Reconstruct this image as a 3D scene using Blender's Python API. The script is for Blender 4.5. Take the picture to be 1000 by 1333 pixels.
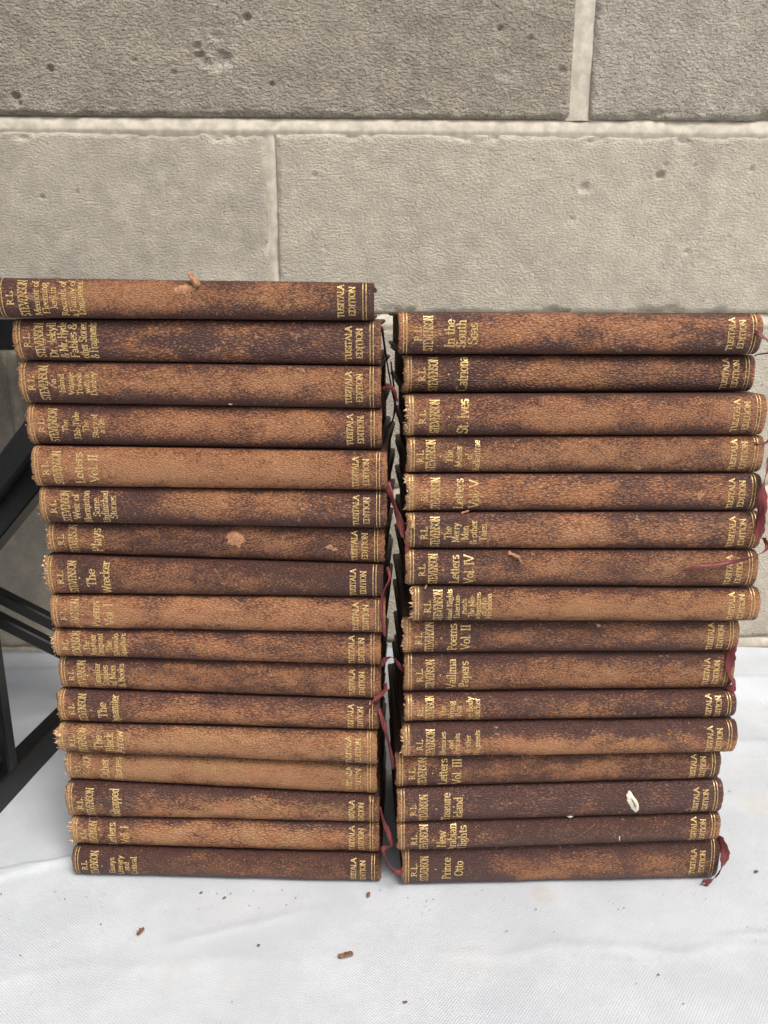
import bpy, math, random
import numpy as np
from mathutils import Vector, Matrix
R = math.radians
for o in list(bpy.data.objects): bpy.data.objects.remove(o)
scene = bpy.context.scene
C = scene.collection

# ------------------------------------------------------------------ camera
cd = bpy.data.cameras.new('camera')
cam = bpy.data.objects.new('camera', cd); C.objects.link(cam)
cam.location = (0, 0, .3133); cam.rotation_euler = (R(90-14.7), 0, 0)
cd.sensor_fit = 'VERTICAL'; cd.sensor_height = 34.6; cd.lens = 34.6*1001/1333
cd.clip_start = .01; cd.clip_end = 50
cd.dof.use_dof = True; cd.dof.focus_distance = .40; cd.dof.aperture_fstop = 30
scene.camera = cam
# ------------------------------------------------------------------ sky, sun, exposure
SUN_EL, SUN_AZ = R(60), R(145)          # azimuth clockwise from +Y: behind the camera and well to the right
world = bpy.data.worlds.new("World"); scene.world = world; world.use_nodes = True
wn = world.node_tree; wn.nodes.clear()
sky = wn.nodes.new('ShaderNodeTexSky'); sky.sky_type = 'NISHITA'; sky.sun_disc = False
sky.sun_elevation = SUN_EL; sky.sun_rotation = SUN_AZ; sky.dust_density = 4; sky.ozone_density = 1
hs = wn.nodes.new('ShaderNodeHueSaturation'); hs.inputs['Saturation'].default_value = .22
bg = wn.nodes.new('ShaderNodeBackground'); bg.inputs['Strength'].default_value = .108
wo = wn.nodes.new('ShaderNodeOutputWorld')
wn.links.new(sky.outputs[0], hs.inputs['Color']); wn.links.new(hs.outputs[0], bg.inputs[0]); wn.links.new(bg.outputs[0], wo.inputs[0])
sd = bpy.data.lights.new('sun', 'SUN'); sd.energy = 1.5; sd.angle = R(20); sd.color = (1, .95, .88)
sun = bpy.data.objects.new('sun', sd); C.objects.link(sun)
sdir = Vector((math.sin(SUN_AZ)*math.cos(SUN_EL), math.cos(SUN_AZ)*math.cos(SUN_EL), math.sin(SUN_EL)))
sun.rotation_euler = sdir.to_track_quat('Z', 'Y').to_euler(); sun.location = (.6, -.8, 2)
scene.view_settings.view_transform = 'Standard'; scene.view_settings.look = 'None'
scene.view_settings.exposure = 0.52; scene.view_settings.gamma = 1

# ------------------------------------------------------------------ helpers
def link(o, parent=None):
    C.objects.link(o)
    if parent: o.parent = parent
    return o
def mesh_obj(name, verts, faces, mat, parent=None, smooth=False, attrs=None):
    me = bpy.data.meshes.new(name)
    me.from_pydata([tuple(map(float, v)) for v in verts], [], faces)
    if smooth: me.polygons.foreach_set('use_smooth', [True]*len(me.polygons))
    if attrs:
        for k, a in attrs.items():
            at = me.attributes.new(k, 'FLOAT', 'POINT'); at.data.foreach_set('value', np.asarray(a, dtype=np.float32))
    me.materials.append(mat); me.update()
    return link(bpy.data.objects.new(name, me), parent)
def grid_faces(nu, nv, flip=False):
    i = np.arange(nu-1)[:, None]; j = np.arange(nv-1)[None, :]
    a = i*nv+j; q = np.stack([a, a+nv, a+nv+1, a+1], -1).reshape(-1, 4)
    if flip: q = q[:, ::-1]
    return q.tolist()
def fast_mesh(name, V, F, mat, parent=None, smooth=True, attrs=None):
    V = np.asarray(V, dtype=np.float32); F = np.asarray(F, dtype=np.int32)
    me = bpy.data.meshes.new(name)
    me.vertices.add(len(V)); me.vertices.foreach_set('co', V.ravel())
    me.loops.add(F.size); me.loops.foreach_set('vertex_index', F.ravel())
    me.polygons.add(len(F)); me.polygons.foreach_set('loop_start', np.arange(len(F), dtype=np.int32)*F.shape[1])
    me.update(calc_edges=True); me.validate()
    me.polygons.foreach_set('use_smooth', [smooth]*len(me.polygons))
    if attrs:
        for k, a in attrs.items():
            at = me.attributes.new(k, 'FLOAT', 'POINT'); at.data.foreach_set('value', np.asarray(a, dtype=np.float32))
    me.materials.append(mat)
    return link(bpy.data.objects.new(name, me), parent)
def empty(name, loc, rz=0, parent=None):
    o = bpy.data.objects.new(name, None); o.location = loc; o.rotation_euler = (0, 0, rz); o.empty_display_size = .02
    return link(o, parent)
def tag(o, label=None, cat=None, group=None, kind=None):
    if label: o['label'] = label
    if cat: o['category'] = cat
    if group: o['group'] = group
    if kind: o['kind'] = kind
    return o
def hashn(ix, iy, seed):
    h = (ix.astype(np.int64)*374761393 + iy.astype(np.int64)*668265263 + seed*2147483647+seed*97) & 0xffffffff
    h = ((h ^ (h >> 13))*1274126177) & 0xffffffff
    return ((h ^ (h >> 16)) & 0xffff)/65535.
def vnoise(x, y, seed=0):
    x = np.asarray(x, float); y = np.asarray(y, float)
    ix = np.floor(x); iy = np.floor(y); fx = x-ix; fy = y-iy
    fx = fx*fx*(3-2*fx); fy = fy*fy*(3-2*fy)
    a = hashn(ix, iy, seed); b = hashn(ix+1, iy, seed); c = hashn(ix, iy+1, seed); d = hashn(ix+1, iy+1, seed)
    return (a*(1-fx)+b*fx)*(1-fy)+(c*(1-fx)+d*fx)*fy
def fbm(x, y, seed=0, o=4, g=.5):
    s = 0; a = 1; t = 0
    for k in range(o):
        s = s+a*vnoise(x*2**k, y*2**k, seed+k*17); t += a; a *= g
    return s/t
def box_between(name, p, q, w, h, mat, parent, bevel=.0012):
    p = Vector(p); q = Vector(q); d = (q-p); L = d.length
    hw, hh, b = w/2, h/2, bevel
    sec = [(-hw+b, -hh), (hw-b, -hh), (hw, -hh+b), (hw, hh-b), (hw-b, hh), (-hw+b, hh), (-hw, hh-b), (-hw, -hh+b)]
    V = []; F = []
    for z, k in ((0, .86), (b, 1), (L-b, 1), (L, .86)):
        for (a, c) in sec: V.append((a*k, c*k, z))
    for r in range(3):
        for i in range(8):
            j = (i+1) % 8; F.append((r*8+i, r*8+j, r*8+8+j, r*8+8+i))
    F.append(tuple(range(7, -1, -1))); F.append(tuple(range(24, 32)))
    o = mesh_obj(name, V, F, mat, parent)
    o.rotation_euler = d.to_track_quat('Z', 'Y').to_euler(); o.location = p
    return o

# ------------------------------------------------------------------ materials
def newmat(name):
    m = bpy.data.materials.new(name); m.use_nodes = True
    nt = m.node_tree; nt.nodes.clear()
    out = nt.nodes.new('ShaderNodeOutputMaterial'); p = nt.nodes.new('ShaderNodeBsdfPrincipled')
    nt.links.new(p.outputs[0], out.inputs[0])
    return m, nt, p, out
class NB:
    def __init__(s, nt): s.nt = nt
    def n(s, t, **kw):
        nd = s.nt.nodes.new(t)
        for k, v in kw.items(): setattr(nd, k, v)
        return nd
    def l(s, a, b): s.nt.links.new(a, b)
    def val(s, sock, v):
        if hasattr(v, 'is_linked') or hasattr(v, 'links'): s.l(v, sock)
        else: sock.default_value = v
    def math(s, op, a, b=0., c=0., clamp=False):
        m = s.n('ShaderNodeMath', operation=op, use_clamp=clamp)
        s.val(m.inputs[0], a); s.val(m.inputs[1], b); s.val(m.inputs[2], c)
        return m.outputs[0]
    def noise(s, vec, scale, detail=3, rough=.55, dist=0):
        n = s.n('ShaderNodeTexNoise'); s.l(vec, n.inputs['Vector'])
        n.inputs['Scale'].default_value = scale; n.inputs['Detail'].default_value = detail
        n.inputs['Roughness'].default_value = rough; n.inputs['Distortion'].default_value = dist
        return n.outputs[0]
    def ramp(s, f, stops):
        r = s.n('ShaderNodeValToRGB'); s.l(f, r.inputs[0])
        e = r.color_ramp.elements
        while len(e) < len(stops): e.new(.5)
        for i, (p, c) in enumerate(stops):
            e[i].position = p; e[i].color = (*c, 1) if not isinstance(c, float) else (c, c, c, 1)
        return r.outputs[0]
    def mix(s, f, a, b, mode='MIX'):
        m = s.n('ShaderNodeMix', data_type='RGBA', blend_type=mode)
        s.val(m.inputs[0], f)
        for k, v in ((6, a), (7, b)):
            if isinstance(v, tuple): m.inputs[k].default_value = (*v, 1)
            else: s.l(v, m.inputs[k])
        return m.outputs[2]
    def smooth(s, f, lo, hi):
        m = s.n('ShaderNodeMapRange', interpolation_type='SMOOTHSTEP'); s.l(f, m.inputs[0])
        m.inputs[1].default_value = lo; m.inputs[2].default_value = hi
        return m.outputs[0]
    def bump(s, h, strength, dist, normal=None):
        b = s.n('ShaderNodeBump'); s.l(h, b.inputs['Height'])
        b.inputs['Strength'].default_value = strength; b.inputs['Distance'].default_value = dist
        if normal is not None: s.l(normal, b.inputs['Normal'])
        return b.outputs[0]

def mat_leather():
    m, nt, p, out = newmat('worn_leather'); b = NB(nt)
    tc = b.n('ShaderNodeTexCoord'); oi = b.n('ShaderNodeObjectInfo')
    off = b.n('ShaderNodeVectorMath', operation='SCALE'); cmb = b.n('ShaderNodeCombineXYZ')
    b.l(oi.outputs['Random'], cmb.inputs[0]); b.l(oi.outputs['Random'], cmb.inputs[1]); b.l(cmb.outputs[0], off.inputs[0]); off.inputs['Scale'].default_value = 7.3
    add = b.n('ShaderNodeVectorMath', operation='ADD'); b.l(tc.outputs['Object'], add.inputs[0]); b.l(off.outputs[0], add.inputs[1])
    mp = b.n('ShaderNodeMapping'); b.l(add.outputs[0], mp.inputs[0]); mp.inputs['Rotation'].default_value = (0, R(24), 0); mp.inputs['Scale'].default_value = (.50, 1, 1.05)
    r2 = b.math('FRACT', b.math('MULTIPLY', oi.outputs['Random'], 13.7)); r3 = b.math('FRACT', b.math('MULTIPLY', oi.outputs['Random'], 57.1))
    sc = b.n('ShaderNodeVectorMath', operation='SCALE'); b.l(mp.outputs[0], sc.inputs[0]); b.l(b.math('MULTIPLY_ADD', r2, .55, .75), sc.inputs['Scale'])
    v = sc.outputs[0]
    at = b.n('ShaderNodeAttribute', attribute_name='wear'); pa = b.n('ShaderNodeAttribute', attribute_name='pale')
    mid = b.noise(v, 210, 4, .6, .2); fine = b.noise(v, 1150, 3, .72, .3)
    vor = b.n('ShaderNodeTexVoronoi', feature='DISTANCE_TO_EDGE'); b.l(v, vor.inputs['Vector']); vor.inputs['Scale'].default_value = 900
    w = b.math('ADD', at.outputs['Fac'], b.math('MULTIPLY', b.math('SUBTRACT', mid, .5), b.math('MULTIPLY_ADD', r3, .75, .75)))
    w = b.math('ADD', w, b.math('MULTIPLY', b.math('SUBTRACT', fine, .5), b.math('MULTIPLY_ADD', r2, 1.2, 2.1)))
    w = b.math('ADD', w, b.math('MULTIPLY', b.math('SUBTRACT', b.smooth(vor.outputs['Distance'], 0, .22), .75), .26))
    f = b.smooth(w, .13, 1.04)
    dark = b.mix(b.noise(v, 60, 3), (.068, .0275, .0215), (.108, .046, .034))
    wornc = b.mix(b.smooth(b.noise(add.outputs[0], 75, 3), .3, .7), oi.outputs['Color'], (.37, .147, .062))
    half = b.mix(.42, dark, wornc)
    col = b.mix(b.smooth(f, 0, .5), dark, half); col = b.mix(b.smooth(f, .45, 1.), col, wornc)
    # brightest rubbed fibres, with tiny highlights painted into the colour
    hi = b.smooth(b.math('ADD', w, b.math('MULTIPLY', b.math('SUBTRACT', b.noise(v, 1500, 2), .5), 1.6)), .80, 1.45)
    col = b.mix(b.math('MULTIPLY', hi, .5), col, (.56, .29, .14))
    fl = b.smooth(b.math('ADD', b.noise(add.outputs[0], 470, 3, .6, .4), b.math('MULTIPLY', b.math('SUBTRACT', b.noise(add.outputs[0], 70, 2), .5), .45)), .66, .73)
    col = b.mix(b.math('MULTIPLY', fl, b.math('MULTIPLY_ADD', r3, .55, .25)), col, (.52, .31, .18))
    col = b.mix(pa.outputs['Fac'], col, b.mix(fine, (.30, .145, .065), (.64, .41, .22)))
    b.l(col, p.inputs['Base Color'])
    b.l(b.math('MULTIPLY_ADD', f, .12, .40), p.inputs['Roughness'])
    p.inputs['Specular IOR Level'].default_value = .42
    h = b.math('ADD', b.math('MULTIPLY', b.smooth(vor.outputs['Distance'], 0, .25), .5), b.math('MULTIPLY', fine, .8))
    h = b.math('ADD', h, b.math('MULTIPLY', mid, .5))
    b.l(b.bump(h, 1., .00085), p.inputs['Normal'])
    return m
def mat_simple(name, col, rough=.6, noise_amt=.25, scale=300, bump=.2, dist=.0003, metal=0, col2=None, spec=.4, stretch=(1, 1, 1)):
    m, nt, p, out = newmat(name); b = NB(nt)
    tc = b.n('ShaderNodeTexCoord'); mp = b.n('ShaderNodeMapping'); b.l(tc.outputs['Object'], mp.inputs[0]); mp.inputs['Scale'].default_value = stretch
    n = b.noise(mp.outputs[0], scale, 5, .6)
    c2 = col2 or tuple(min(1, c*(1+noise_amt*2)) for c in col)
    b.l(b.mix(b.smooth(n, .3, .7), tuple(c*(1-noise_amt) for c in col), c2), p.inputs['Base Color'])
    p.inputs['Roughness'].default_value = rough; p.inputs['Metallic'].default_value = metal
    p.inputs['Specular IOR Level'].default_value = spec
    b.l(b.bump(n, bump, dist), p.inputs['Normal'])
    return m
def mat_gold(name, lo, hi):
    m, nt, p, out = newmat(name); b = NB(nt)
    tc = b.n('ShaderNodeTexCoord'); oi = b.n('ShaderNodeObjectInfo')
    off = b.n('ShaderNodeVectorMath', operation='ADD'); cmb = b.n('ShaderNodeCombineXYZ'); b.l(oi.outputs['Random'], cmb.inputs[0]); b.l(oi.outputs['Random'], cmb.inputs[2])
    b.l(tc.outputs['Object'], off.inputs[0]); b.l(cmb.outputs[0], off.inputs[1])
    n = b.noise(off.outputs[0], 330, 5, .62); n2 = b.noise(off.outputs[0], 1500, 2)
    b.l(b.mix(b.smooth(n2, .32, .68), (.38, .225, .085), (.90, .63, .26)), p.inputs['Base Color'])
    p.inputs['Metallic'].default_value = .35; p.inputs['Roughness'].default_value = .38
    tr = b.n('ShaderNodeBsdfTransparent'); mx = b.n('ShaderNodeMixShader')
    fa = b.n('ShaderNodeAttribute', attribute_name='fade')
    b.l(b.smooth(b.math('SUBTRACT', b.math('ADD', n, b.math('MULTIPLY', b.math('SUBTRACT', n2, .5), .35)), fa.outputs['Fac']), lo, hi), mx.inputs[0])
    b.l(tr.outputs[0], mx.inputs[1]); b.l(p.outputs[0], mx.inputs[2]); b.l(mx.outputs[0], out.inputs[0])
    b.l(b.bump(n2, .2, .0002), p.inputs['Normal'])
    return m
def mat_stone(name, c1, c2, fine_b, mid_b, aniso=(1, 1, 1.7)):
    m, nt, p, out = newmat(name); b = NB(nt)
    tc = b.n('ShaderNodeTexCoord'); mp = b.n('ShaderNodeMapping'); b.l(tc.outputs['Object'], mp.inputs[0]); mp.inputs['Scale'].default_value = aniso
    v = mp.outputs[0]
    big = b.noise(tc.outputs['Object'], 14, 4, .6); mid = b.noise(v, 400, 2.5, .6); fine = b.noise(v, 760, 3, .7); blotch = b.noise(tc.outputs['Object'], 60, 5, .65)
    col = b.mix(b.smooth(big, .3, .7), c1, c2)
    col = b.mix(b.smooth(blotch, .35, .75), col, tuple(c*1.16 for c in c2))
    col = b.mix(b.math('MULTIPLY', b.smooth(fine, .52, .72), .45), col, tuple(c*.58 for c in c1))
    col = b.mix(b.math('MULTIPLY', b.smooth(b.noise(tc.outputs['Object'], 1050, 2), .60, .72), .5), col, tuple(min(.85, c*1.45) for c in c2))
    # scattered dark grains and pin holes
    vo = b.n('ShaderNodeTexVoronoi'); b.l(tc.outputs['Object'], vo.inputs['Vector']); vo.inputs['Scale'].default_value = 95
    pin = b.smooth(b.math('ADD', vo.outputs['Distance'], b.math('MULTIPLY', big, .0)), .13, .05)
    col = b.mix(b.math('MULTIPLY', pin, .45), col, tuple(c*.5 for c in c1))
    ca = b.n('ShaderNodeAttribute', attribute_name='chip')
    col = b.mix(b.math('MULTIPLY', ca.outputs['Fac'], b.smooth(fine, .35, .6)), col, (.76, .70, .59))
    b.l(col, p.inputs['Base Color']); p.inputs['Roughness'].default_value = .92; p.inputs['Specular IOR Level'].default_value = .2
    n1 = b.bump(b.math('SUBTRACT', b.smooth(mid, .25, .75), b.math('MULTIPLY', pin, .5)), mid_b, .0030)
    b.l(b.bump(fine, fine_b, .0015, n1), p.inputs['Normal'])
    return m
def mat_cloth():
    m, nt, p, out = newmat('white_canvas'); b = NB(nt)
    tc = b.n('ShaderNodeTexCoord'); O = tc.outputs['Object']
    mp = b.n('ShaderNodeMapping'); b.l(O, mp.inputs[0]); mp.inputs['Rotation'].default_value = (0, 0, R(38))
    wx = b.n('ShaderNodeTexWave', wave_type='BANDS', bands_direction='X'); wy = b.n('ShaderNodeTexWave', wave_type='BANDS', bands_direction='Y')
    for w in (wx, wy):
        b.l(mp.outputs[0], w.inputs['Vector']); w.inputs['Scale'].default_value = 260; w.inputs['Distortion'].default_value = .8; w.inputs['Detail'].default_value = 1; w.inputs['Detail Scale'].default_value = .6
    weave = b.math('MULTIPLY', wx.outputs['Fac'], wy.outputs['Fac'])
    mott = b.noise(O, 22, 5, .6); mott2 = b.noise(O, 160, 4, .6)
    col = b.mix(b.smooth(mott, .35, .7), (.555, .580, .612), (.635, .655, .685))
    col = b.mix(b.math('MULTIPLY', b.smooth(mott2, .52, .75), .22), col, (.50, .505, .51))
    col = b.mix(b.math('MULTIPLY', b.math('SUBTRACT', 1., weave), .13), col, (.40, .41, .43))
    for (x, y, r, c, a) in STAINS:
        vm = b.n('ShaderNodeVectorMath', operation='DISTANCE'); b.l(O, vm.inputs[0]); vm.inputs[1].default_value = (x, y, 0)
        d = b.math('ADD', vm.outputs['Value'], b.math('MULTIPLY', b.math('SUBTRACT', b.noise(O, 140, 4, .6), .5), r*1.5))
        f = b.smooth(d, r, r*.45)
        f = b.math('MULTIPLY', f, b.math('MULTIPLY', b.smooth(mott2, .25, .6), a*.6))
        col = b.mix(f, col, c)
    b.l(col, p.inputs['Base Color']); p.inputs['Roughness'].default_value = .8; p.inputs['Specular IOR Level'].default_value = .25
    n1 = b.bump(weave, .45, .0007)
    b.l(b.bump(mott2, .25, .0012, n1), p.inputs['Normal'])
    return m
STAINS = [(.0876, .360, .0085, (.52, .42, .30), .55), (.2464, .4382, .016, (.60, .54, .42), .6), (-.1031, .3057, .009, (.56, .53, .46), .38),
          (-.072, .303, .007, (.62, .60, .52), .5), (.1793, .4801, .008, (.62, .60, .52), .4), (.0421, .314, .02, (.66, .65, .62), .5),
          (-.1785, .2985, .012, (.66, .65, .62), .4), (.225, .357, .008, (.52, .51, .48), .45), (.016, .287, .007, (.5, .5, .45), .4)]
M = {}
M['leather'] = mat_leather()
M['page'] = mat_simple('aged_page_edge', (.17, .115, .07), .85, .45, 900, .6, .0006, stretch=(1, .12, 1.6))
M['endpaper'] = mat_simple('linen_hinge', (.10, .06, .04), .9)
M['ribbon'] = mat_simple('silk_ribbon', (.150, .026, .026), .55, .3, 500, .25, .0003, spec=.5, stretch=(3, 1, .3))
M['ribbon_dark'] = mat_simple('dark_ribbon', (.035, .014, .015), .6, .3, 500)
M['pale'] = mat_simple('raw_leather_fibre', (.56, .35, .19), .85, .35, 500, .6, .0005)
M['scar'] = mat_simple('bare_pale_scar', (.72, .66, .52), .8, .15, 600, .4, .0004)
M['dull'] = mat_simple('dull_scratch', (.26, .14, .085), .8, .4, 900)
M['tan'] = mat_simple('rubbed_tan_leather', (.36, .175, .09), .8, .3, 700, .6, .0005)
M['scardark'] = mat_simple('scar_core', (.20, .19, .13), .85, .3, 900)
M['gold0'] = mat_gold('bright_gilt', .22, .34)
M['gold1'] = mat_gold('worn_gilt', .24, .40)
M['gold2'] = mat_gold('faint_gilt', .33, .56)
M['stone_a'] = mat_stone('rough_dark_stone', (.40, .352, .285), (.52, .458, .372), .7, .9, (.8, 1, 1.35))
M['stone_b'] = mat_stone('rough_pale_stone', (.48, .432, .358), (.60, .541, .450), .7, .9, (.8, 1, 1.35))
M['stone_c'] = mat_stone('smooth_grey_stone', (.435, .388, .318), (.545, .487, .400), .5, .32)
M['stone_d'] = mat_stone('smooth_pale_stone', (.495, .441, .360), (.60, .537, .437), .55, .45)
M['mortar'] = mat_simple('lime_mortar', (.60, .54, .445), .95, .12, 120, .3, .0006)
M['black'] = mat_simple('black_coated_metal', (.006, .006, .0065), .36, .25, 500, .15, .0002)
M['darkgrey'] = mat_simple('dark_grey_plastic', (.009, .009, .010), .6, .25, 400, .25, .0003)
M['crumb'] = mat_simple('leather_crumb', (.17, .085, .048), .9, .5, 900, .8, .0006)
M['speck'] = mat_simple('dark_speck', (.09, .08, .075), .9, .5, 2000)
M['cloth'] = mat_cloth()
M['ground'] = mat_simple('plain_slab', (.35, .34, .32), .9)

# ------------------------------------------------------------------ stone wall
WALL_Y, WALL_S = .668, .03
wall = empty('stone_wall', (0, WALL_Y, 0), math.atan(WALL_S))
tag(wall, 'pale grey stone block wall with cream mortar joints behind the books', 'wall')
PITS = [  # local x, z, radius, depth
 (-.1250, .5010, .0085, .0028, 1.), (-.1300, .4960, .0070, .0016, .9), (-.1440, .5099, .0040, .0024), (-.1425, .5036, .0048, .0026), (-.138, .498, .0050, .0014, .8), (-.129, .516, .0050, .0010, .8),
 (-.2575, .493, .0036, .0040), (-.1057, .5302, .0038, .0036), (-.2861, .4741, .0040, .0045), (-.284, .469, .0034, .0025), (-.0875, .4838, .0028, .0030), (-.1631, .4912, .0034, .0018),
 (-.1925, .50, .003, .0014), (.225, .4197, .0048, .0042), (.229, .4275, .0026, .002), (.1627, .4095, .0058, .0020, .6), (.0916, .4923, .0050, .0006, .8), (.097, .4915, .0050, .0006, .8),
 (.1135, .5177, .0032, .0022), (.0898, .5238, .0028, .0026), (.14, .4954, .0040, .0022), (.2531, .3603, .0038, .0018), (.1547, .3859, .0026, .0020), (.30, .425, .003, .002),
 (-.0557, .4180, .0030, .0018), (-.2738, .4007, .0030, .0018), (-.246, .4048, .0022, .0022), (.2527, .4273, .0026, .0018), (.30, .405, .0022, .0016), (.03, .468, .0075, .0012), (.19, .3905, .0025, .001)]
def block(x0, x1, z0, z1, mat, rough, seed, step=.0016, chips=1.):
    nx = max(4, int((x1-x0)/step)); nz = max(4, int((z1-z0)/step))
    X, Z = np.meshgrid(np.linspace(x0, x1, nx), np.linspace(z0, z1, nz), indexing='ij')
    Y = -rough*((fbm(X/.0060, Z/.0040, seed, 2)-.5)*.0009) - (fbm(X/.09, Z/.06, seed+5, 3)-.5)*.0035
    ex = np.minimum(X-x0, x1-X); ez = np.minimum(Z-z0, z1-Z); e = np.minimum(ex, ez)
    wob = (fbm(X/.011, Z/.011, seed+9, 4)-.42)*.0060*chips
    Y = Y+.0020*np.clip(1-(e-wob)/.0026, 0, 1)**1.5
    chip = np.clip(fbm(X/.022, Z/.012, seed+21, 3)-.63, 0, 1)*np.clip(1-ez/.007, 0, 1)
    Y = Y+chip*.035*chips
    CH = Z*0+np.clip(1-ez/.0035, 0, 1)*np.clip(fbm(X/.012, Z/.01, seed+23, 3)-.5, 0, 1)*2.2*chips
    for (px, pz, r, d, *pl) in PITS:
        if x0 < px < x1 and z0 < pz < z1:
            rr = np.hypot((X-px)*.95, (Z-pz)*1.15)/(r*.86)*(1+.7*(fbm(X/.003, Z/.003, seed+31, 2)-.5))
            Y = Y+d*.95*np.clip(1-rr**2.2, 0, 1)-.0004*np.exp(-((rr-1.15)/.25)**2)
            CH = np.maximum(CH, (pl[0] if pl else .25)*np.clip(1.9-rr, 0, 1)*np.where(Z < pz, 1, .35))  # fresh stone, painted paler on the lower half as the pit's lit rim
    V = np.stack([X, Y, Z], -1).reshape(-1, 3); F = np.array(grid_faces(nx, nz))
    # sides: border ring pushed back into the wall
    idx = np.arange(nx*nz).reshape(nx, nz)
    ring = np.concatenate([idx[:, 0], idx[-1, 1:], idx[-2::-1, -1], idx[0, -2:0:-1]])
    back = V[ring].copy(); back[:, 1] = .03
    n = len(V); m = len(ring); k = np.arange(m); k2 = (k+1) % m
    S = np.stack([ring[k], n+k, n+k2, ring[k2]], -1)
    return fast_mesh('stone_block', np.concatenate([V, back]), np.concatenate([F, S]), mat, wall, attrs={'chip': np.concatenate([CH.ravel(), np.zeros(m)])})
rows = [(.461, .599, [(-.7454, -.3034), (-.2874+.0-.0, .0) ]),]
J = .006
# top course in view (joint at x=.1560; long block left of it), then the courses below and above
def course(z0, z1, joints, mats, rough, seed, jw=.006, step=.0016, chips=1.):
    for i in range(len(joints)-1):
        a, bb = joints[i]+jw, joints[i+1]-jw
        block(a, bb, z0, z1, M[mats[i]], rough[i], seed+i*50, step, chips)
course(.4610, .5990, [-.775, -.320, .156, .610, 1.03], ['stone_b', 'stone_a', 'stone_b', 'stone_a'], [1, 1., 1.1, 1], 11, .0080, .0014)
course(.3110, .4487, [-.98, -.541, -.0905, .359, .80], ['stone_d', 'stone_c', 'stone_d', 'stone_c'], [.35, .30, .45, .3], 211, .0040)
course(.1605, .2985, [-.775, -.315, .128, .600, 1.03], ['stone_c', 'stone_c', 'stone_d', 'stone_c'], [.5, .5, .5, .5], 411, .0050)
course(.0115, .1490, [-.98, -.541, -.075, .375, .80], ['stone_d', 'stone_c', 'stone_d', 'stone_c'], [.4, .4, .4, .4], 611, .0050)
course(-.16, -.0005, [-.775, -.30, .145, .62, 1.03], ['stone_c', 'stone_c', 'stone_d', 'stone_c'], [.4]*4, 711, .005, .006)
course(.611, .749, [-.98, -.541, -.0905, .359, .80], ['stone_b', 'stone_a', 'stone_b', 'stone_a'], [.9]*4, 811, .006, .006)
course(.761, .90, [-.775, -.320, .156, .610, 1.03], ['stone_b', 'stone_a', 'stone_b', 'stone_a'], [.9]*4, 911, .006, .006)
def bed_joint(z0, z1, seed, step=.002):
    n = int(2.0/step/1.0); xs = np.linspace(-.98, 1.02, n); prof = np.linspace(0, 1, 9)
    X, T = np.meshgrid(xs, prof, indexing='ij')
    Z = z0-.0035+T*(z1-z0+.007)
    t = (Z-z0)/(z1-z0)
    Y = np.where(t > 1, .006, .0004+.0034*np.clip(t, 0, 1)**2.2) + np.where(t < 0, .0018, 0)
    Y = Y+(fbm(X/.016, Z/.006, seed, 4)-.5)*.0010
    fast_mesh('mortar_joint', np.stack([X, Y, Z], -1).reshape(-1, 3), grid_faces(n, 9), M['mortar'], wall)
def head_joint(x, w, z0, z1, seed):
    n = 70; zs = np.linspace(z0-.001, z1+.001, n); prof = np.linspace(-1, 1, 9)
    Z, T = np.meshgrid(zs, prof, indexing='ij')
    X = x+T*(w/2+.003)
    Y = .0010-.0006*np.cos(np.clip(T*1.3, -1, 1)*math.pi) + (fbm(X/.008, Z/.016, seed, 4)-.5)*.0009 + .001
    fast_mesh('mortar_joint', np.stack([X, Y, Z], -1).reshape(-1, 3), grid_faces(n, 9, True), M['mortar'], wall)
for k, (a, bb) in enumerate([(.4487, .461), (.2985, .311), (.149, .1605), (-.0005, .0115), (.599, .611), (.749, .761)]): bed_joint(a, bb, 30+k*7)
for k, (x, w, a, bb) in enumerate([(.156, .016, .461, .599), (-.320, .016, .461, .599), (.610, .016, .461, .599), (-.0905, .008, .311, .4487), (.359, .008, .311, .4487), (-.541, .008, .311, .4487),
     (-.315, .01, .1605, .2985), (.128, .01, .1605, .2985), (.6, .01, .1605, .2985), (-.075, .01, .0115, .149), (.375, .01, .0115, .149), (-.541, .01, .0115, .149),
     (-.0905, .012, .611, .749), (.359, .012, .611, .749), (-.541, .012, .611, .749), (.156, .012, .761, .9), (-.32, .012, .761, .9), (.61, .012, .761, .9)]):
    head_joint(x, w, a, bb, 130+k*11)
back = mesh_obj('mortar_core', [(-1, .02, -.17), (1.04, .02, -.17), (1.04, .02, .91), (-1, .02, .91), (-1, .12, -.17), (1.04, .12, -.17), (1.04, .12, .91), (-1, .12, .91)],
    [(0, 1, 2, 3), (5, 4, 7, 6), (3, 2, 6, 7), (0, 4, 5, 1), (0, 3, 7, 4), (1, 5, 6, 2)], M['mortar'], wall)

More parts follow.
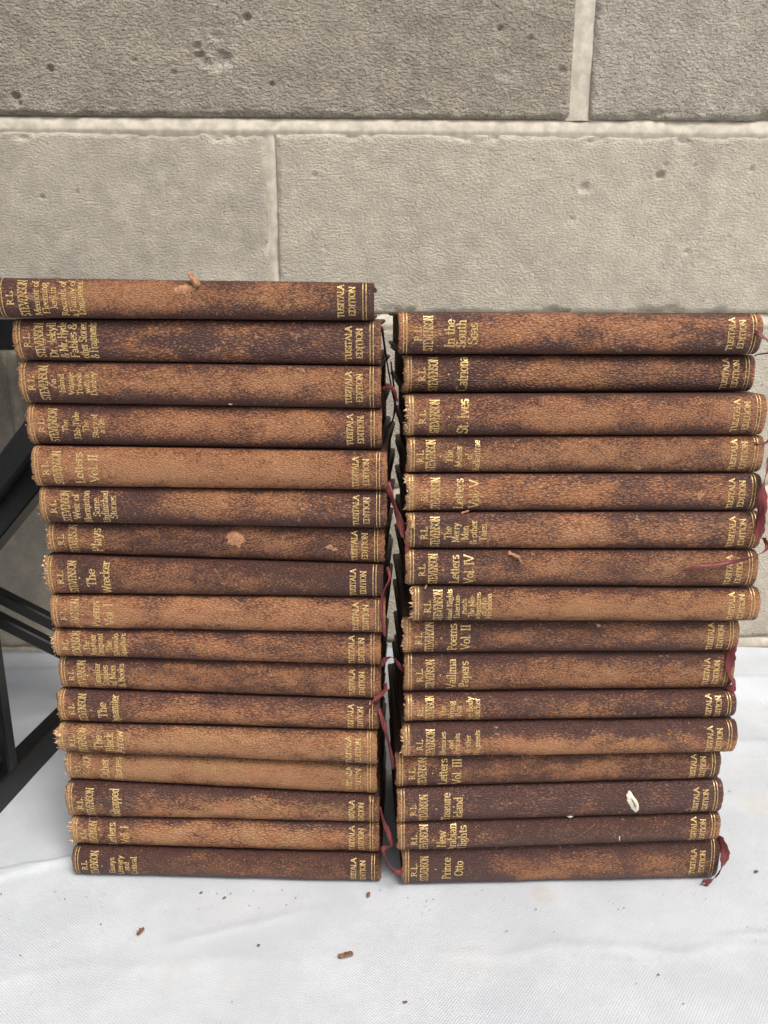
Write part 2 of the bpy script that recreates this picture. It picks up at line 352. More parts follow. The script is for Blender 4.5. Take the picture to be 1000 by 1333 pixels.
# ------------------------------------------------------------------ ground and canvas sheet
g = mesh_obj('ground', [(-3, -3, -.012), (3, -3, -.012), (3, .80, -.012), (-3, .80, -.012)], [(0, 1, 2, 3)], M['ground']); tag(g, kind='structure')
nx, ny = 560, 420
X, Y = np.meshgrid(np.linspace(-.85, .85, nx), np.concatenate([np.linspace(-.5, .22, 40)[:-1], np.linspace(.22, .672, ny-39)]), indexing='ij')
under = np.clip(1-np.maximum(np.maximum(-.185-X, X-.20), np.maximum(.355-Y, Y-.50))/.02, 0, 1)
Z = -.0005+(fbm(X/.10, Y/.07, 3, 3)-.55)*.0022*(1-under)
def ridge(x0, y0, x1, y1, h, w, seed=1):
    d = np.array([x1-x0, y1-y0]); L = np.hypot(*d); d /= L
    s = (X-x0)*d[0]+(Y-y0)*d[1]; t = -(X-x0)*d[1]+(Y-y0)*d[0]+(fbm(s/.03, s*0, seed, 2)-.5)*.010
    return h*np.exp(-(t/w)**2)*np.clip(s/(L*.25), 0, 1)*np.clip((L-s)/(L*.25), 0, 1)
Z = Z+ridge(-.26, .360, -.165, .392, .0020, .0030, 4)+ridge(-.25, .375, -.19, .383, .0018, .0022, 5)+ridge(-.12, .318, -.03, .352, .0006, .003, 6)
Z = Z+ridge(.0, .318, .24, .322, .0005, .0035, 8)+ridge(.06, .345, .18, .27, .0005, .006, 9)+ridge(.16, .33, .27, .325, .0006, .0025, 10)+ridge(-.23, .30, -.02, .317, .0004, .004, 11)
Z = Z+ridge(.20, .62, .42, .575, .010, .012, 12)+ridge(.22, .585, .46, .60, .006, .010, 13)+ridge(-.45, .60, -.22, .63, .006, .014, 14)+ridge(-.3, .55, -.1, .57, .003, .01, 15)+ridge(.16, .53, .36, .50, .0025, .008, 16)
wallY = .668+.03*X
e = np.clip(1-(wallY-Y)/.022, 0, 1)
Z = Z+e**2*(.008+.006*(fbm(X/.05, X*0, 44, 3)-.3))
Y2 = np.minimum(Y, wallY-.0035)
V = np.stack([X, Y2, Z], -1).reshape(-1, 3)
cl = fast_mesh('canvas_sheet', V, grid_faces(nx, Y.shape[1]), M['cloth'])
tag(cl, 'white woven canvas sheet spread under the books', 'cloth sheet')
def cloth_z(x, y): return 0.0006

# ------------------------------------------------------------------ books
# per book: x left, x right, y left, y right (apex of the spine), bottom z left/right, top z left/right
LB = [
(-0.1818,-0.0046,0.3712,0.3696,0.3097,0.3084,0.3283,0.3260),(-0.1777,-0.0014,0.3757,0.3712,0.2897,0.2875,0.3097,0.3084),
(-0.1782,-0.0015,0.3772,0.3680,0.2689,0.2672,0.2897,0.2875),(-0.1772,-0.0011,0.3788,0.3696,0.2479,0.2468,0.2689,0.2672),
(-0.1760,0.0015,0.3758,0.3661,0.2270,0.2271,0.2479,0.2468),(-0.1754,0.0015,0.3773,0.3675,0.2075,0.2072,0.2270,0.2271),
(-0.1750,0.0004,0.3810,0.3712,0.1900,0.1875,0.2075,0.2072),(-0.1769,-0.0004,0.3780,0.3688,0.1684,0.1702,0.1900,0.1875),
(-0.1759,0.0008,0.3773,0.3682,0.1493,0.1504,0.1684,0.1702),(-0.1774,-0.0016,0.3786,0.3700,0.1325,0.1310,0.1493,0.1504),
(-0.1766,-0.0016,0.3806,0.3720,0.1127,0.1103,0.1325,0.1310),(-0.1785,-0.0025,0.3781,0.3696,0.0935,0.0934,0.1127,0.1103),
(-0.1802,-0.0037,0.3766,0.3681,0.0756,0.0726,0.0935,0.0934),(-0.1789,-0.0038,0.3792,0.3712,0.0569,0.0522,0.0756,0.0726),
(-0.1787,-0.0025,0.3753,0.3679,0.0352,0.0368,0.0569,0.0522),(-0.1779,-0.0026,0.3752,0.3685,0.0171,0.0165,0.0352,0.0368),
(-0.1776,-0.0017,0.3717,0.3656,0.0000,0.0000,0.0171,0.0165)]
RB = [
(0.0068,0.1810,0.3693,0.3766,0.2929,0.2923,0.3127,0.3122),(0.0092,0.1823,0.3725,0.3817,0.2743,0.2740,0.2929,0.2923),
(0.0099,0.1856,0.3650,0.3717,0.2543,0.2538,0.2743,0.2740),(0.0107,0.1866,0.3647,0.3714,0.2363,0.2351,0.2543,0.2538),
(0.0101,0.1867,0.3628,0.3689,0.2174,0.2161,0.2363,0.2351),(0.0109,0.1884,0.3608,0.3675,0.1988,0.1963,0.2174,0.2161),
(0.0106,0.1887,0.3596,0.3669,0.1800,0.1763,0.1988,0.1963),(0.0134,0.1919,0.3585,0.3658,0.1610,0.1579,0.1800,0.1763),
(0.0094,0.1855,0.3642,0.3709,0.1410,0.1389,0.1610,0.1579),(0.0104,0.1860,0.3653,0.3727,0.1182,0.1165,0.1410,0.1389),
(0.0104,0.1874,0.3616,0.3683,0.1029,0.1020,0.1182,0.1165),(0.0092,0.1881,0.3569,0.3642,0.0845,0.0828,0.1029,0.1020),
(0.0061,0.1829,0.3616,0.3683,0.0632,0.0645,0.0845,0.0828),(0.0070,0.1856,0.3595,0.3662,0.0425,0.0441,0.0632,0.0645),
(0.0071,0.1863,0.3601,0.3662,0.0245,0.0266,0.0425,0.0441),(0.0098,0.1891,0.3626,0.3684,0.0000,0.0000,0.0245,0.0266)]

# --- a small serif alphabet drawn with pen strokes: S = serifed stem, L = polyline, A = arc, D = dot
def SS(x, y0, y1): return ('S', x, y0, y1)
def LL(*p): return ('L', p)
def AA(cx, cy, rx, ry, a0, a1): return ('A', cx, cy, rx, ry, a0, a1)
XH = .64
G = {
'A': (.80, [LL((.05, 0), (.38, 1), (.75, 0)), LL((.18, .35), (.60, .35)), LL((-.03, 0), (.16, 0)), LL((.62, 0), (.85, 0))]),
'B': (.66, [SS(.14, 0, 1), AA(.18, .76, .34, .24, -90, 90), AA(.18, .27, .42, .27, -90, 90)]),
'C': (.74, [AA(.42, .5, .36, .5, 50, 310)]),
'D': (.78, [SS(.14, 0, 1), LL((.14, 1), (.3, 1)), LL((.14, 0), (.3, 0)), AA(.28, .5, .42, .5, -90, 90)]),
'E': (.64, [SS(.14, 0, 1), LL((.14, 1), (.56, 1), (.56, .82)), LL((.14, .52), (.46, .52)), LL((.14, 0), (.58, 0), (.58, .2))]),
'F': (.60, [SS(.14, 0, 1), LL((.14, 1), (.56, 1), (.56, .82)), LL((.14, .52), (.46, .52))]),
'H': (.78, [SS(.14, 0, 1), SS(.62, 0, 1), LL((.14, .52), (.62, .52))]),
'I': (.32, [SS(.16, 0, 1)]),
'J': (.42, [LL((.14, 1), (.38, 1)), LL((.27, 1), (.27, .1)), AA(.13, .1, .14, .18, -120, 0)]),
'K': (.74, [SS(.14, 0, 1), LL((.60, 1), (.18, .48), (.66, 0)), LL((.56, 0), (.74, 0))]),
'L': (.62, [SS(.14, 0, 1), LL((.14, 0), (.56, 0), (.56, .22))]),
'M': (.92, [SS(.12, 0, 1), LL((.14, 1), (.44, .1), (.76, 1)), SS(.78, 0, 1)]),
'N': (.80, [SS(.12, 0, 1), LL((.12, 1), (.66, 0)), SS(.66, 0, 1)]),
'O': (.80, [AA(.40, .5, .34, .5, 0, 360)]),
'P': (.62, [SS(.14, 0, 1), AA(.18, .73, .36, .27, -90, 90)]),
'R': (.70, [SS(.14, 0, 1), AA(.18, .74, .34, .26, -90, 90), LL((.28, .48), (.66, 0))]),
'S': (.56, [AA(.27, .75, .20, .25, 20, 250), AA(.27, .26, .22, .26, -160, 70), LL((.46, .95), (.46, .78)), LL((.05, .05), (.05, .22))]),
'T': (.70, [SS(.34, 0, 1), LL((.04, .80), (.04, 1), (.64, 1), (.64, .80))]),
'U': (.76, [LL((.14, 1), (.14, .3)), AA(.38, .3, .24, .30, 180, 360), LL((.62, .3), (.62, 1)), LL((.02, 1), (.26, 1)), LL((.5, 1), (.74, 1))]),
'V': (.76, [LL((.05, 1), (.36, 0), (.70, 1)), LL((-.03, 1), (.17, 1)), LL((.58, 1), (.78, 1))]),
'W': (1.08, [LL((.05, 1), (.30, 0), (.52, .95), (.76, 0), (1.0, 1)), LL((-.03, 1), (.16, 1)), LL((.9, 1), (1.08, 1))]),
'a': (.52, [AA(.22, .46, .17, .18, 10, 150), LL((.39, .48), (.39, .06), (.48, .03)), AA(.22, .17, .17, .17, 60, 330)]),
'b': (.56, [LL((.12, 0), (.12, 1.02)), LL((.02, 1.0), (.12, 1.02)), AA(.28, .32, .21, .32, -150, 150)]),
'c': (.48, [AA(.27, .32, .21, .32, 50, 310)]),
'd': (.56, [LL((.42, 0), (.42, 1.02)), LL((.32, 1.0), (.42, 1.02)), LL((.42, 0), (.52, .0)), AA(.26, .32, .21, .32, 30, 330)]),
'e': (.50, [AA(.26, .32, .21, .32, 0, 320), LL((.06, .36), (.46, .36))]),
'f': (.34, [SS(.15, 0, .8), AA(.27, .82, .13, .20, 40, 180), LL((.02, XH), (.30, XH))]),
'g': (.54, [AA(.24, .43, .18, .21, 0, 360), LL((.38, .58), (.52, .66)), AA(.26, -.08, .22, .17, 0, 360), LL((.12, .2), (.10, .08), (.3, .07))]),
'h': (.60, [SS(.13, 0, 1.02), AA(.29, .42, .17, .22, 0, 150), SS(.46, 0, .42)]),
'i': (.30, [SS(.15, 0, XH), ('D', .15, .90)]),
'j': (.28, [LL((.17, XH), (.17, -.2)), ('D', .17, .90)]),
'k': (.58, [SS(.13, 0, 1.02), LL((.42, XH), (.16, .28), (.50, 0)), LL((.34, XH), (.52, XH)), LL((.40, 0), (.58, 0))]),
'l': (.29, [SS(.15, 0, 1.02)]),
'm': (.90, [SS(.13, 0, XH), AA(.29, .42, .16, .22, 0, 150), SS(.45, 0, .42), AA(.61, .42, .16, .22, 0, 150), SS(.77, 0, .42)]),
'n': (.60, [SS(.13, 0, XH), AA(.29, .42, .17, .22, 0, 150), SS(.46, 0, .42)]),
'o': (.54, [AA(.27, .32, .22, .32, 0, 360)]),
'p': (.56, [SS(.13, -.32, XH), AA(.28, .32, .21, .32, -150, 150)]),
'q': (.56, [SS(.43, -.32, XH), AA(.26, .32, .21, .32, 30, 330)]),
'r': (.42, [SS(.13, 0, XH), AA(.28, .46, .14, .17, 50, 170)]),
's': (.42, [AA(.21, .48, .14, .16, 20, 250), AA(.21, .16, .16, .16, -160, 70)]),
't': (.34, [LL((.15, .86), (.15, .12)), AA(.26, .12, .11, .12, 180, 300), LL((.02, XH), (.32, XH))]),
'u': (.60, [LL((.13, XH), (.13, .2)), AA(.29, .2, .16, .20, 180, 350), LL((.46, XH), (.46, 0), (.56, 0)), LL((.03, XH), (.13, XH)), LL((.36, XH), (.46, XH))]),
'v': (.54, [LL((.06, XH), (.26, 0), (.48, XH)), LL((-.02, XH), (.15, XH)), LL((.40, XH), (.56, XH))]),
'w': (.80, [LL((.06, XH), (.22, 0), (.39, .6), (.56, 0), (.74, XH)), LL((-.02, XH), (.15, XH)), LL((.66, XH), (.82, XH))]),
'x': (.56, [LL((.08, XH), (.46, 0)), LL((.46, XH), (.08, 0)), LL((0, XH), (.18, XH)), LL((.38, XH), (.54, XH)), LL((0, 0), (.18, 0)), LL((.38, 0), (.54, 0))]),
'y': (.54, [LL((.06, XH), (.27, .02)), LL((.48, XH), (.18, -.30), (.06, -.28)), LL((-.02, XH), (.15, XH)), LL((.40, XH), (.56, XH))]),
'&': (.78, [AA(.33, .78, .17, .20, -60, 240), LL((.24, .62), (.66, .02)), AA(.30, .26, .25, .27, 120, 330), LL((.52, .14), (.68, .48))]),
'.': (.26, [('D', .12, .07)]), '-': (.36, [LL((.05, .32), (.30, .32))]), "'": (.22, [LL((.1, 1), (.1, .8))]), ' ': (.30, []),
'*': (.3, [('D', .15, .5)]),
}
def text_quads(txt, s_c, h, width, a_c, bold=1.):
    """quads (arc a, along s) in metres; the text reads up the arc, letter tops point to -s"""
    tot = sum(G[c][0] for c in txt); k = width/(tot*h)
    out = []; pen = 0.
    def seg(p, q):
        pa = (a_c-width/2+p[0]*h*k, s_c-(p[1]-.5)*h); qa = (a_c-width/2+q[0]*h*k, s_c-(q[1]-.5)*h)
        da, ds = qa[0]-pa[0], qa[1]-pa[1]; L = math.hypot(da, ds)
        if L < 1e-7: return
        kk = min(1, max(.62, k))
        th = math.hypot(.165*ds*kk, .085*da)/L*h*bold
        na, ns_ = -ds/L*th/2, da/L*th/2; ea, es = da/L*th*.2, ds/L*th*.2
        out.append(((pa[0]+na-ea, pa[1]+ns_-es), (qa[0]+na+ea, qa[1]+ns_+es), (qa[0]-na+ea, qa[1]-ns_+es), (pa[0]-na-ea, pa[1]-ns_-es)))
    for ch in txt:
        w, st = G[ch]
        for t in st:
            if t[0] == 'S':
                _, x, y0, y1 = t; seg((pen+x, y0), (pen+x, y1))
                sw = .13
                seg((pen+x-sw, y0), (pen+x+sw, y0))
                if y1 in (1, 1.02, XH): seg((pen+x-sw, y1), (pen+x+(sw if y1 == 1 else .02), y1))
            elif t[0] == 'L':
                for a, b in zip(t[1][:-1], t[1][1:]): seg((pen+a[0], a[1]), (pen+b[0], b[1]))
            elif t[0] == 'A':
                _, cx, cy, rx, ry, a0, a1 = t; n = max(3, int(abs(a1-a0)/38))
                P = [(pen+cx+rx*math.cos(R(a0+(a1-a0)*i/n)), cy+ry*math.sin(R(a0+(a1-a0)*i/n))) for i in range(n+1)]
                for a, b in zip(P[:-1], P[1:]): seg(a, b)
            else:
                r = .085 if ch != '*' else .16
                aa, ss = a_c-width/2+(pen+t[1])*h*k, s_c-(t[2]-.5)*h; rr = r*h
                out.append(((aa-rr, ss), (aa, ss+rr), (aa+rr, ss), (aa, ss-rr)))
        pen += w
    return out

SN, SDEP = 2.35, .0058
_ph = np.linspace(-math.pi/2, math.pi/2, 121)
def _sp(v, e): return np.sign(v)*np.abs(v)**e
class Spine:
    """outer surface of a spine: s along the length (0..L), a = arc length from the crest (m)"""
    def __init__(q, L, b0, b1, t0, t1, seed, capL=.0012, capR=.0012):
        q.L, q.b0, q.b1, q.t0, q.t1, q.seed = L, b0, b1, t0, t1, seed
        tm = ((t0-b0)+(t1-b1))/2; q.tm = tm
        z = _sp(np.sin(_ph), 2/SN)*tm/2; y = SDEP*(1-np.abs(np.cos(_ph))**(2/SN))
        ds = np.hypot(np.diff(z), np.diff(y)); arc = np.concatenate([[0], np.cumsum(ds)]); arc -= arc[60]
        q.arc, q.zn, q.yn = arc, z/(tm/2), y; q.half = arc[-1]
    def pt(q, s, a, lift=0.):
        s = np.asarray(s, float); a = np.clip(np.asarray(a, float), -q.half, q.half)
        zn = np.interp(a, q.arc, q.zn); yn = np.interp(a, q.arc, q.yn)
        e = 2e-4; dz = (np.interp(a+e, q.arc, q.zn)-np.interp(a-e, q.arc, q.zn))*q.tm/2; dy = np.interp(a+e, q.arc, q.yn)-np.interp(a-e, q.arc, q.yn)
        l = np.hypot(dz, dy)+1e-9; ny, nz = -dz/l, dy/l
        f = s/q.L; zb = q.b0+(q.b1-q.b0)*f; zt = q.t0+(q.t1-q.t0)*f
        th = (zt-zb)*(.995-.045*fbm(s/.045+q.seed, s*0, q.seed+2, 3))
        wy = (fbm(s/.030+q.seed*3.1, a/.02+7, q.seed, 3)-.5)*.0014
        end = np.minimum(s, q.L-s); cap = .0009*np.clip(1-end/.0016, 0, 1)**2
        y = yn+wy+cap+ny*lift; z = (zb+zt)/2+zn*(th/2-cap*.4)+nz*lift
        return np.stack([s-q.L/2, y, z], -1)

def ribbon_mesh(name, pts, w, parent, mat, inv, seed):
    rnd = random.Random(seed); P = [Vector(p) for p in pts]; Q = []
    for i in range(len(P)-1):   # catmull-rom
        a, b, c, d = P[max(0, i-1)], P[i], P[i+1], P[min(len(P)-1, i+2)]
        for k in range(6):
            t = k/6; Q.append(.5*((2*b)+(c-a)*t+(2*a-5*b+4*c-d)*t*t+(3*b-a-3*c+d)*t**3))
    Q.append(P[-1]); n = len(Q); V = []; F = []
    ph = rnd.uniform(0, 6); tw = rnd.uniform(.7, 1.3)
    for i, q in enumerate(Q):
        d = (Q[min(i+1, n-1)]-Q[max(i-1, 0)]).normalized(); side = d.cross(Vector((0, 1, 0)))
        side = side.normalized() if side.length > .1 else Vector((1, 0, 0))
        ang = 1.05*math.sin(ph+i*.21*tw); depth = Vector((0, 1, 0))
        sv = (side*math.cos(ang)+depth*math.sin(ang))
        ww = w/2*(1-.12*math.sin(i*1.7+ph))*(.75 if i == n-1 else 1)
        for k in (-1, -.33, .33, 1): V.append(inv @ (q+sv*ww*k+depth*(.00025*(1-abs(k)))*math.sin(i)))
    for i in range(n-1):
        for k in range(3): F.append((i*4+k, i*4+k+1, i*4+5+k, i*4+4+k))
    # ragged tail
    base = len(V); q = Q[-1]; d = (Q[-1]-Q[-2]).normalized()
    V += [inv @ (q+d*w*.55+Vector((0, 0, 0)))]; F.append(((n-1)*4, (n-1)*4+1, base)); V += [inv @ (q+d*w*.35)]; F.append(((n-1)*4+2, (n-1)*4+3, base+1))
    o = mesh_obj(name, V, F, mat, parent, True)
    md = o.modifiers.new('thick', 'SOLIDIFY'); md.thickness = .00018; md.offset = 0
    return o

def patch(sp, s, a, rs, ra, rot, seed, mat, parent, name='scuff', lift=.00022, rough=.25):
    n = 22; rnd = random.Random(seed); V = [sp.pt(s, a, lift*1.5)]; F = []
    for ring, k in ((1, .55), (2, 1.)):
        for i in range(n):
            t = 2*math.pi*i/n; r = k*(1+rough*(rnd.random()-.5)*ring)
            u, v = rs*r*math.cos(t), ra*r*math.sin(t)
            V.append(sp.pt(s+u*math.cos(rot)-v*math.sin(rot), a+u*math.sin(rot)+v*math.cos(rot), lift if ring == 1 else .00002))
    for i in range(n):
        j = (i+1) % n; F.append((0, 1+j, 1+i)); F.append((1+i, 1+j, 1+n+j, 1+n+i))
    return mesh_obj(name, V, F, mat, parent, True)

def surface_mesh(name, quads, sp, mat, parent, lift=.00010, fade=0.):
    if not quads: return None
    q = np.array(quads)                       # n,4,2
    keep = (np.abs(q[:, :, 0]) < sp.half*.985).all(1) & (q[:, :, 1] > 0.0004).all(1) & (q[:, :, 1] < sp.L-.0004).all(1); q = q[keep]
    if not len(q): return None
    P = sp.pt(q[:, :, 1].ravel(), q[:, :, 0].ravel(), lift)
    fd = fade*(.35-q[:, :, 0].ravel()/sp.half*.65)
    return fast_mesh(name, P, np.arange(len(P)).reshape(-1, 4), mat, parent, False, {'fade': fd})

GROUP = 'old worn leather books piled in two stacks'
def make_book(dims, spec, seed):
    x0, x1, y0, y1, b0, b1, t0, t1 = dims
    label, pxl, pxr, colr, wear, band, frayL, frayR, rl, st, dot, lines, gm = spec[:13]
    L = math.hypot(x1-x0, y1-y0); yaw = math.atan2(y1-y0, x1-x0); base = min(b0, b1)
    root = empty('book', ((x0+x1)/2, (y0+y1)/2, base), yaw); tag(root, label, 'book', GROUP)
    sp = Spine(L, b0-base, b1-base, t0-base, t1-base, seed)
    rnd = random.Random(seed*77+5); H = sp.half
    # --- spine shell
    s = np.concatenate([[0, .0004, .0009, .0015, .0022, .003, .004], np.linspace(.0052, L-.0052, 84), [L-.004, L-.003, L-.0022, L-.0015, L-.0009, L-.0004, L]])
    pa = np.sin(np.linspace(-1, 1, 25)*math.pi/2*.999)*H*.5+np.linspace(-1, 1, 25)*H*.5
    S_, A_ = np.meshgrid(s, pa, indexing='ij')
    P = sp.pt(S_, A_)
    jl = frayL*(fbm(A_/.0034, A_*0+3, seed+3, 4, .75)-.42)*2*.0017*np.clip(1-S_/.0045, 0, 1); jr = frayR*(fbm(A_/.0034, A_*0+3, seed+8, 4, .75)-.42)*2*.0015*np.clip(1-(L-S_)/.0045, 0, 1)
    P[..., 0] += jl-jr
    # wear along the length; crest-to-hinge fade also paints the spine's curved shading
    f = S_/L*(len(wear)-1); w = np.interp(f, np.arange(len(wear)), wear)
    u = A_/H; bc, bw = band
    w = w*(1.24-1.02*np.clip(np.abs(u-bc)/(bw*.92), 0, 1.6)**2)+(fbm(S_/.018, A_/.008, seed+40, 4)-.5)*.75
    w = (w-.5)*1.42+.5
    wl = 1-np.clip(S_/(.0045+.0015*frayL), 0, 1); wr = 1-np.clip((L-S_)/(.0040+.001*frayR), 0, 1)
    w = w+wl*.55+wr*.35
    pale = np.clip((wl*frayL*1.1+wr*frayR*.6)*(.40+fbm(S_/.003, A_/.003, seed+60, 3))-.12, 0, .85)
    ns, na = S_.shape; n = ns*na
    inner = P.copy(); mid = (sp.pt(S_, A_*0)[..., 2]); inner[..., 1] += .0012; inner[..., 2] = mid+(P[..., 2]-mid)*.86
    V = np.concatenate([P.reshape(-1, 3), inner.reshape(-1, 3)])
    F = grid_faces(ns, na)+[[x+n for x in q] for q in grid_faces(ns, na, True)]
    for j in range(na-1):
        F.append([j, j+1, n+j+1, n+j]); r = (ns-1)*na+j; F.append([r+1, r, n+r, n+r+1])
    for i in range(ns-1):
        a = i*na; F.append([a, n+a, n+a+na, a+na]); a = i*na+na-1; F.append([a+na, n+a+na, n+a, a])
    o = fast_mesh('spine', V, F, M['leather'], root, True, {'wear': np.concatenate([w.ravel(), w.ravel()*0+.3]), 'pale': np.concatenate([pale.ravel(), pale.ravel()*.5])})
    o.color = (*colr, 1)
    # --- boards (front_board, back_board) and pages
    D = .1120; ins = .0003
    def slab(name, zl0, zl1, zh0, zh1, ya, yb, xa, xb, mat, bev=.0008, attr=False):
        V = []; F = []
        ys = [(ya, 0), (yb-bev, 0), (yb, bev)]
        nX = 2
        sec = [(ya, 0, 0), (yb-bev, 0, 0), (yb, 0, bev), (yb, 1, -bev), (yb-bev, 1, 0), (ya, 1, 0)]
        for xx, ff, sh in ((xa, xa/L, bev), (xa+bev, xa/L, 0), (xb-bev, xb/L, 0), (xb, xb/L, bev)):
            for (yy, top, dz) in sec:
                lo = zl0+(zl1-zl0)*ff; hi = zh0+(zh1-zh0)*ff
                z = (hi-sh if top else lo+sh)+dz*(1 if sh == 0 else .5)
                V.append((xx-L/2, yy-(sh if yy > .05 else 0), z))
        for r in range(3):
            for i in range(6):
                j = (i+1) % 6; F.append((r*6+i, r*6+6+i, r*6+6+j, r*6+j))
        F.append(tuple(range(6))); F.append(tuple(range(23, 17, -1)))
        at = {'wear': [-.25+.2*rnd.random() for _ in V], 'pale': [0]*len(V)} if attr else None
        o = mesh_obj(name, V, F, mat, root, False, at); o.color = (*colr, 1); return o
    T = .0022; B0, B1, T0, T1 = b0-base+ins, b1-base+ins, t0-base-ins, t1-base-ins
    slab('back_board', B0, B1, B0+T, B1+T, .0046, D, .0004, L-.0004, M['leather'], attr=True)
    slab('front_board', T0-T, T1-T, T0, T1, .0046, D, .0004, L-.0004, M['leather'], attr=True)
    slab('page_block', B0+T+.0001, B1+T+.0001, T0-T-.0001, T1-T-.0001, .0040, D-.004, .0030, L-.0030, M['page'], .0003)
    # --- frayed leather at the ends
    for side, fr in ((0, frayL), (1, frayR)):
        if fr < .45: continue
        V = []; F = []
        cl = [rnd.uniform(-.8, .8)*H for _ in range(3)]
        for k in range(int(3+17*fr)):
            a = rnd.uniform(-.82, .82)*H if k % 3 == 0 else max(-.85*H, min(.85*H, rnd.gauss(rnd.choice(cl), .0016)))
            s0 = rnd.uniform(.0002, .0022); ln = (.0003+.0017*rnd.random()**2)*fr; wd = rnd.uniform(.0003, .0013)
            d = -1 if side == 0 else 1; s_ = s0 if side == 0 else L-s0
            pA = sp.pt(s_, a-wd/2, .0003); pB = sp.pt(s_, a+wd/2, .0003); pC = sp.pt(s_, a, -.0004)
            tip = sp.pt(s_, a+rnd.uniform(-.8, .8)*wd, rnd.uniform(-.0003, .0007)); tip[0] += d*ln
            md_ = (pA+pB)/2; md_ = md_+(tip-md_)*.5+np.array([0, rnd.uniform(-.0003, .0003), rnd.uniform(-.0003, .0003)])
            i = len(V); tip += (pA-pB)*rnd.uniform(-1.2, 1.2); V += [pA, pB, pC, md_+(pA-pB)*.35, md_-(pA-pB)*.35, tip]
            F += [(i, i+1, i+4, i+3), (i+3, i+4, i+5), (i+1, i+2, i+4), (i+2, i, i+3), (i+2, i+3, i+4)]
        mesh_obj('frayed_leather', V, F, M['pale'] if fr > .85 else M['tan'], root)
    # --- gilding
    mm = lambda px: (px-pxl)/(pxr-pxl)*L
    gold = [M['gold%d' % k] for k in gm]          # author, title, edition, left rules, right rules
    aw = min(.0172, H*2*.80)
    k = sp.tm/.0195
    q = text_quads('R.L.', mm(rl), .0031, .0076*k, .0003, 1.3)
    q += text_quads('STEVENSON', mm(st), .0043, aw, 0, .95)
    fdv = spec[13] if len(spec) > 13 else rnd.uniform(.0, .04)+(.025 if base < .16 else 0)
    surface_mesh('author_lettering', q, sp, gold[0], root, fade=fdv)
    q = []
    if dot: 
        for d in dot: q += text_quads('*', mm(d), .0034, .0034*.3, 0, 1)
    if q: surface_mesh('gilt_dot', q, sp, M['gold0'], root)
    q = []
    cs = [mm(p[1]) for p in lines]
    gap = min([b-a for a, b in zip(cs[:-1], cs[1:])] or [.0062])
    for (txt, px) in [l[:2] for l in lines]:
        h = max(.0027, min(.0046 if len(lines) > 1 else .0052, gap*.86))
        nat = sum(G[c][0] for c in txt)*h
        q += text_quads(txt, mm(px), h, min(nat*1.10, aw*1.03), 0, 1.0)
    surface_mesh('title_lettering', q, sp, gold[1], root, fade=fdv*.8)
    q = text_quads('TUSITALA', L-.0155, .0029, min(.0162, aw*.95), 0, 1.15)+text_quads('EDITION', L-.0103, .0029, min(.0142, aw*.84), 0, 1.15)
    surface_mesh('edition_lettering', q, sp, gold[2], root, fade=fdv)
    for sc, gi in ((.0024, 3), (.0039, 3), (L-.0052, 4), (L-.0037, 4)):
        aa = np.linspace(-H*.93, H*.93, 30); w_ = .00019
        q = [((a, sc-w_), (b, sc-w_), (b, sc+w_), (a, sc+w_)) for a, b in zip(aa[:-1], aa[1:])]
        surface_mesh('gilt_rule', q, sp, gold[gi], root, fade=.05)
    return root, sp

tA, tB, tC, tD = (.345, .146, .062), (.375, .150, .064), (.375, .190, .084), (.315, .142, .066)
lowd = (.18, .95); midb = (.0, 1.1); up = (-.1, 1.15)  # lowd darkens the lower edge: pigment plus painted shade under the curve
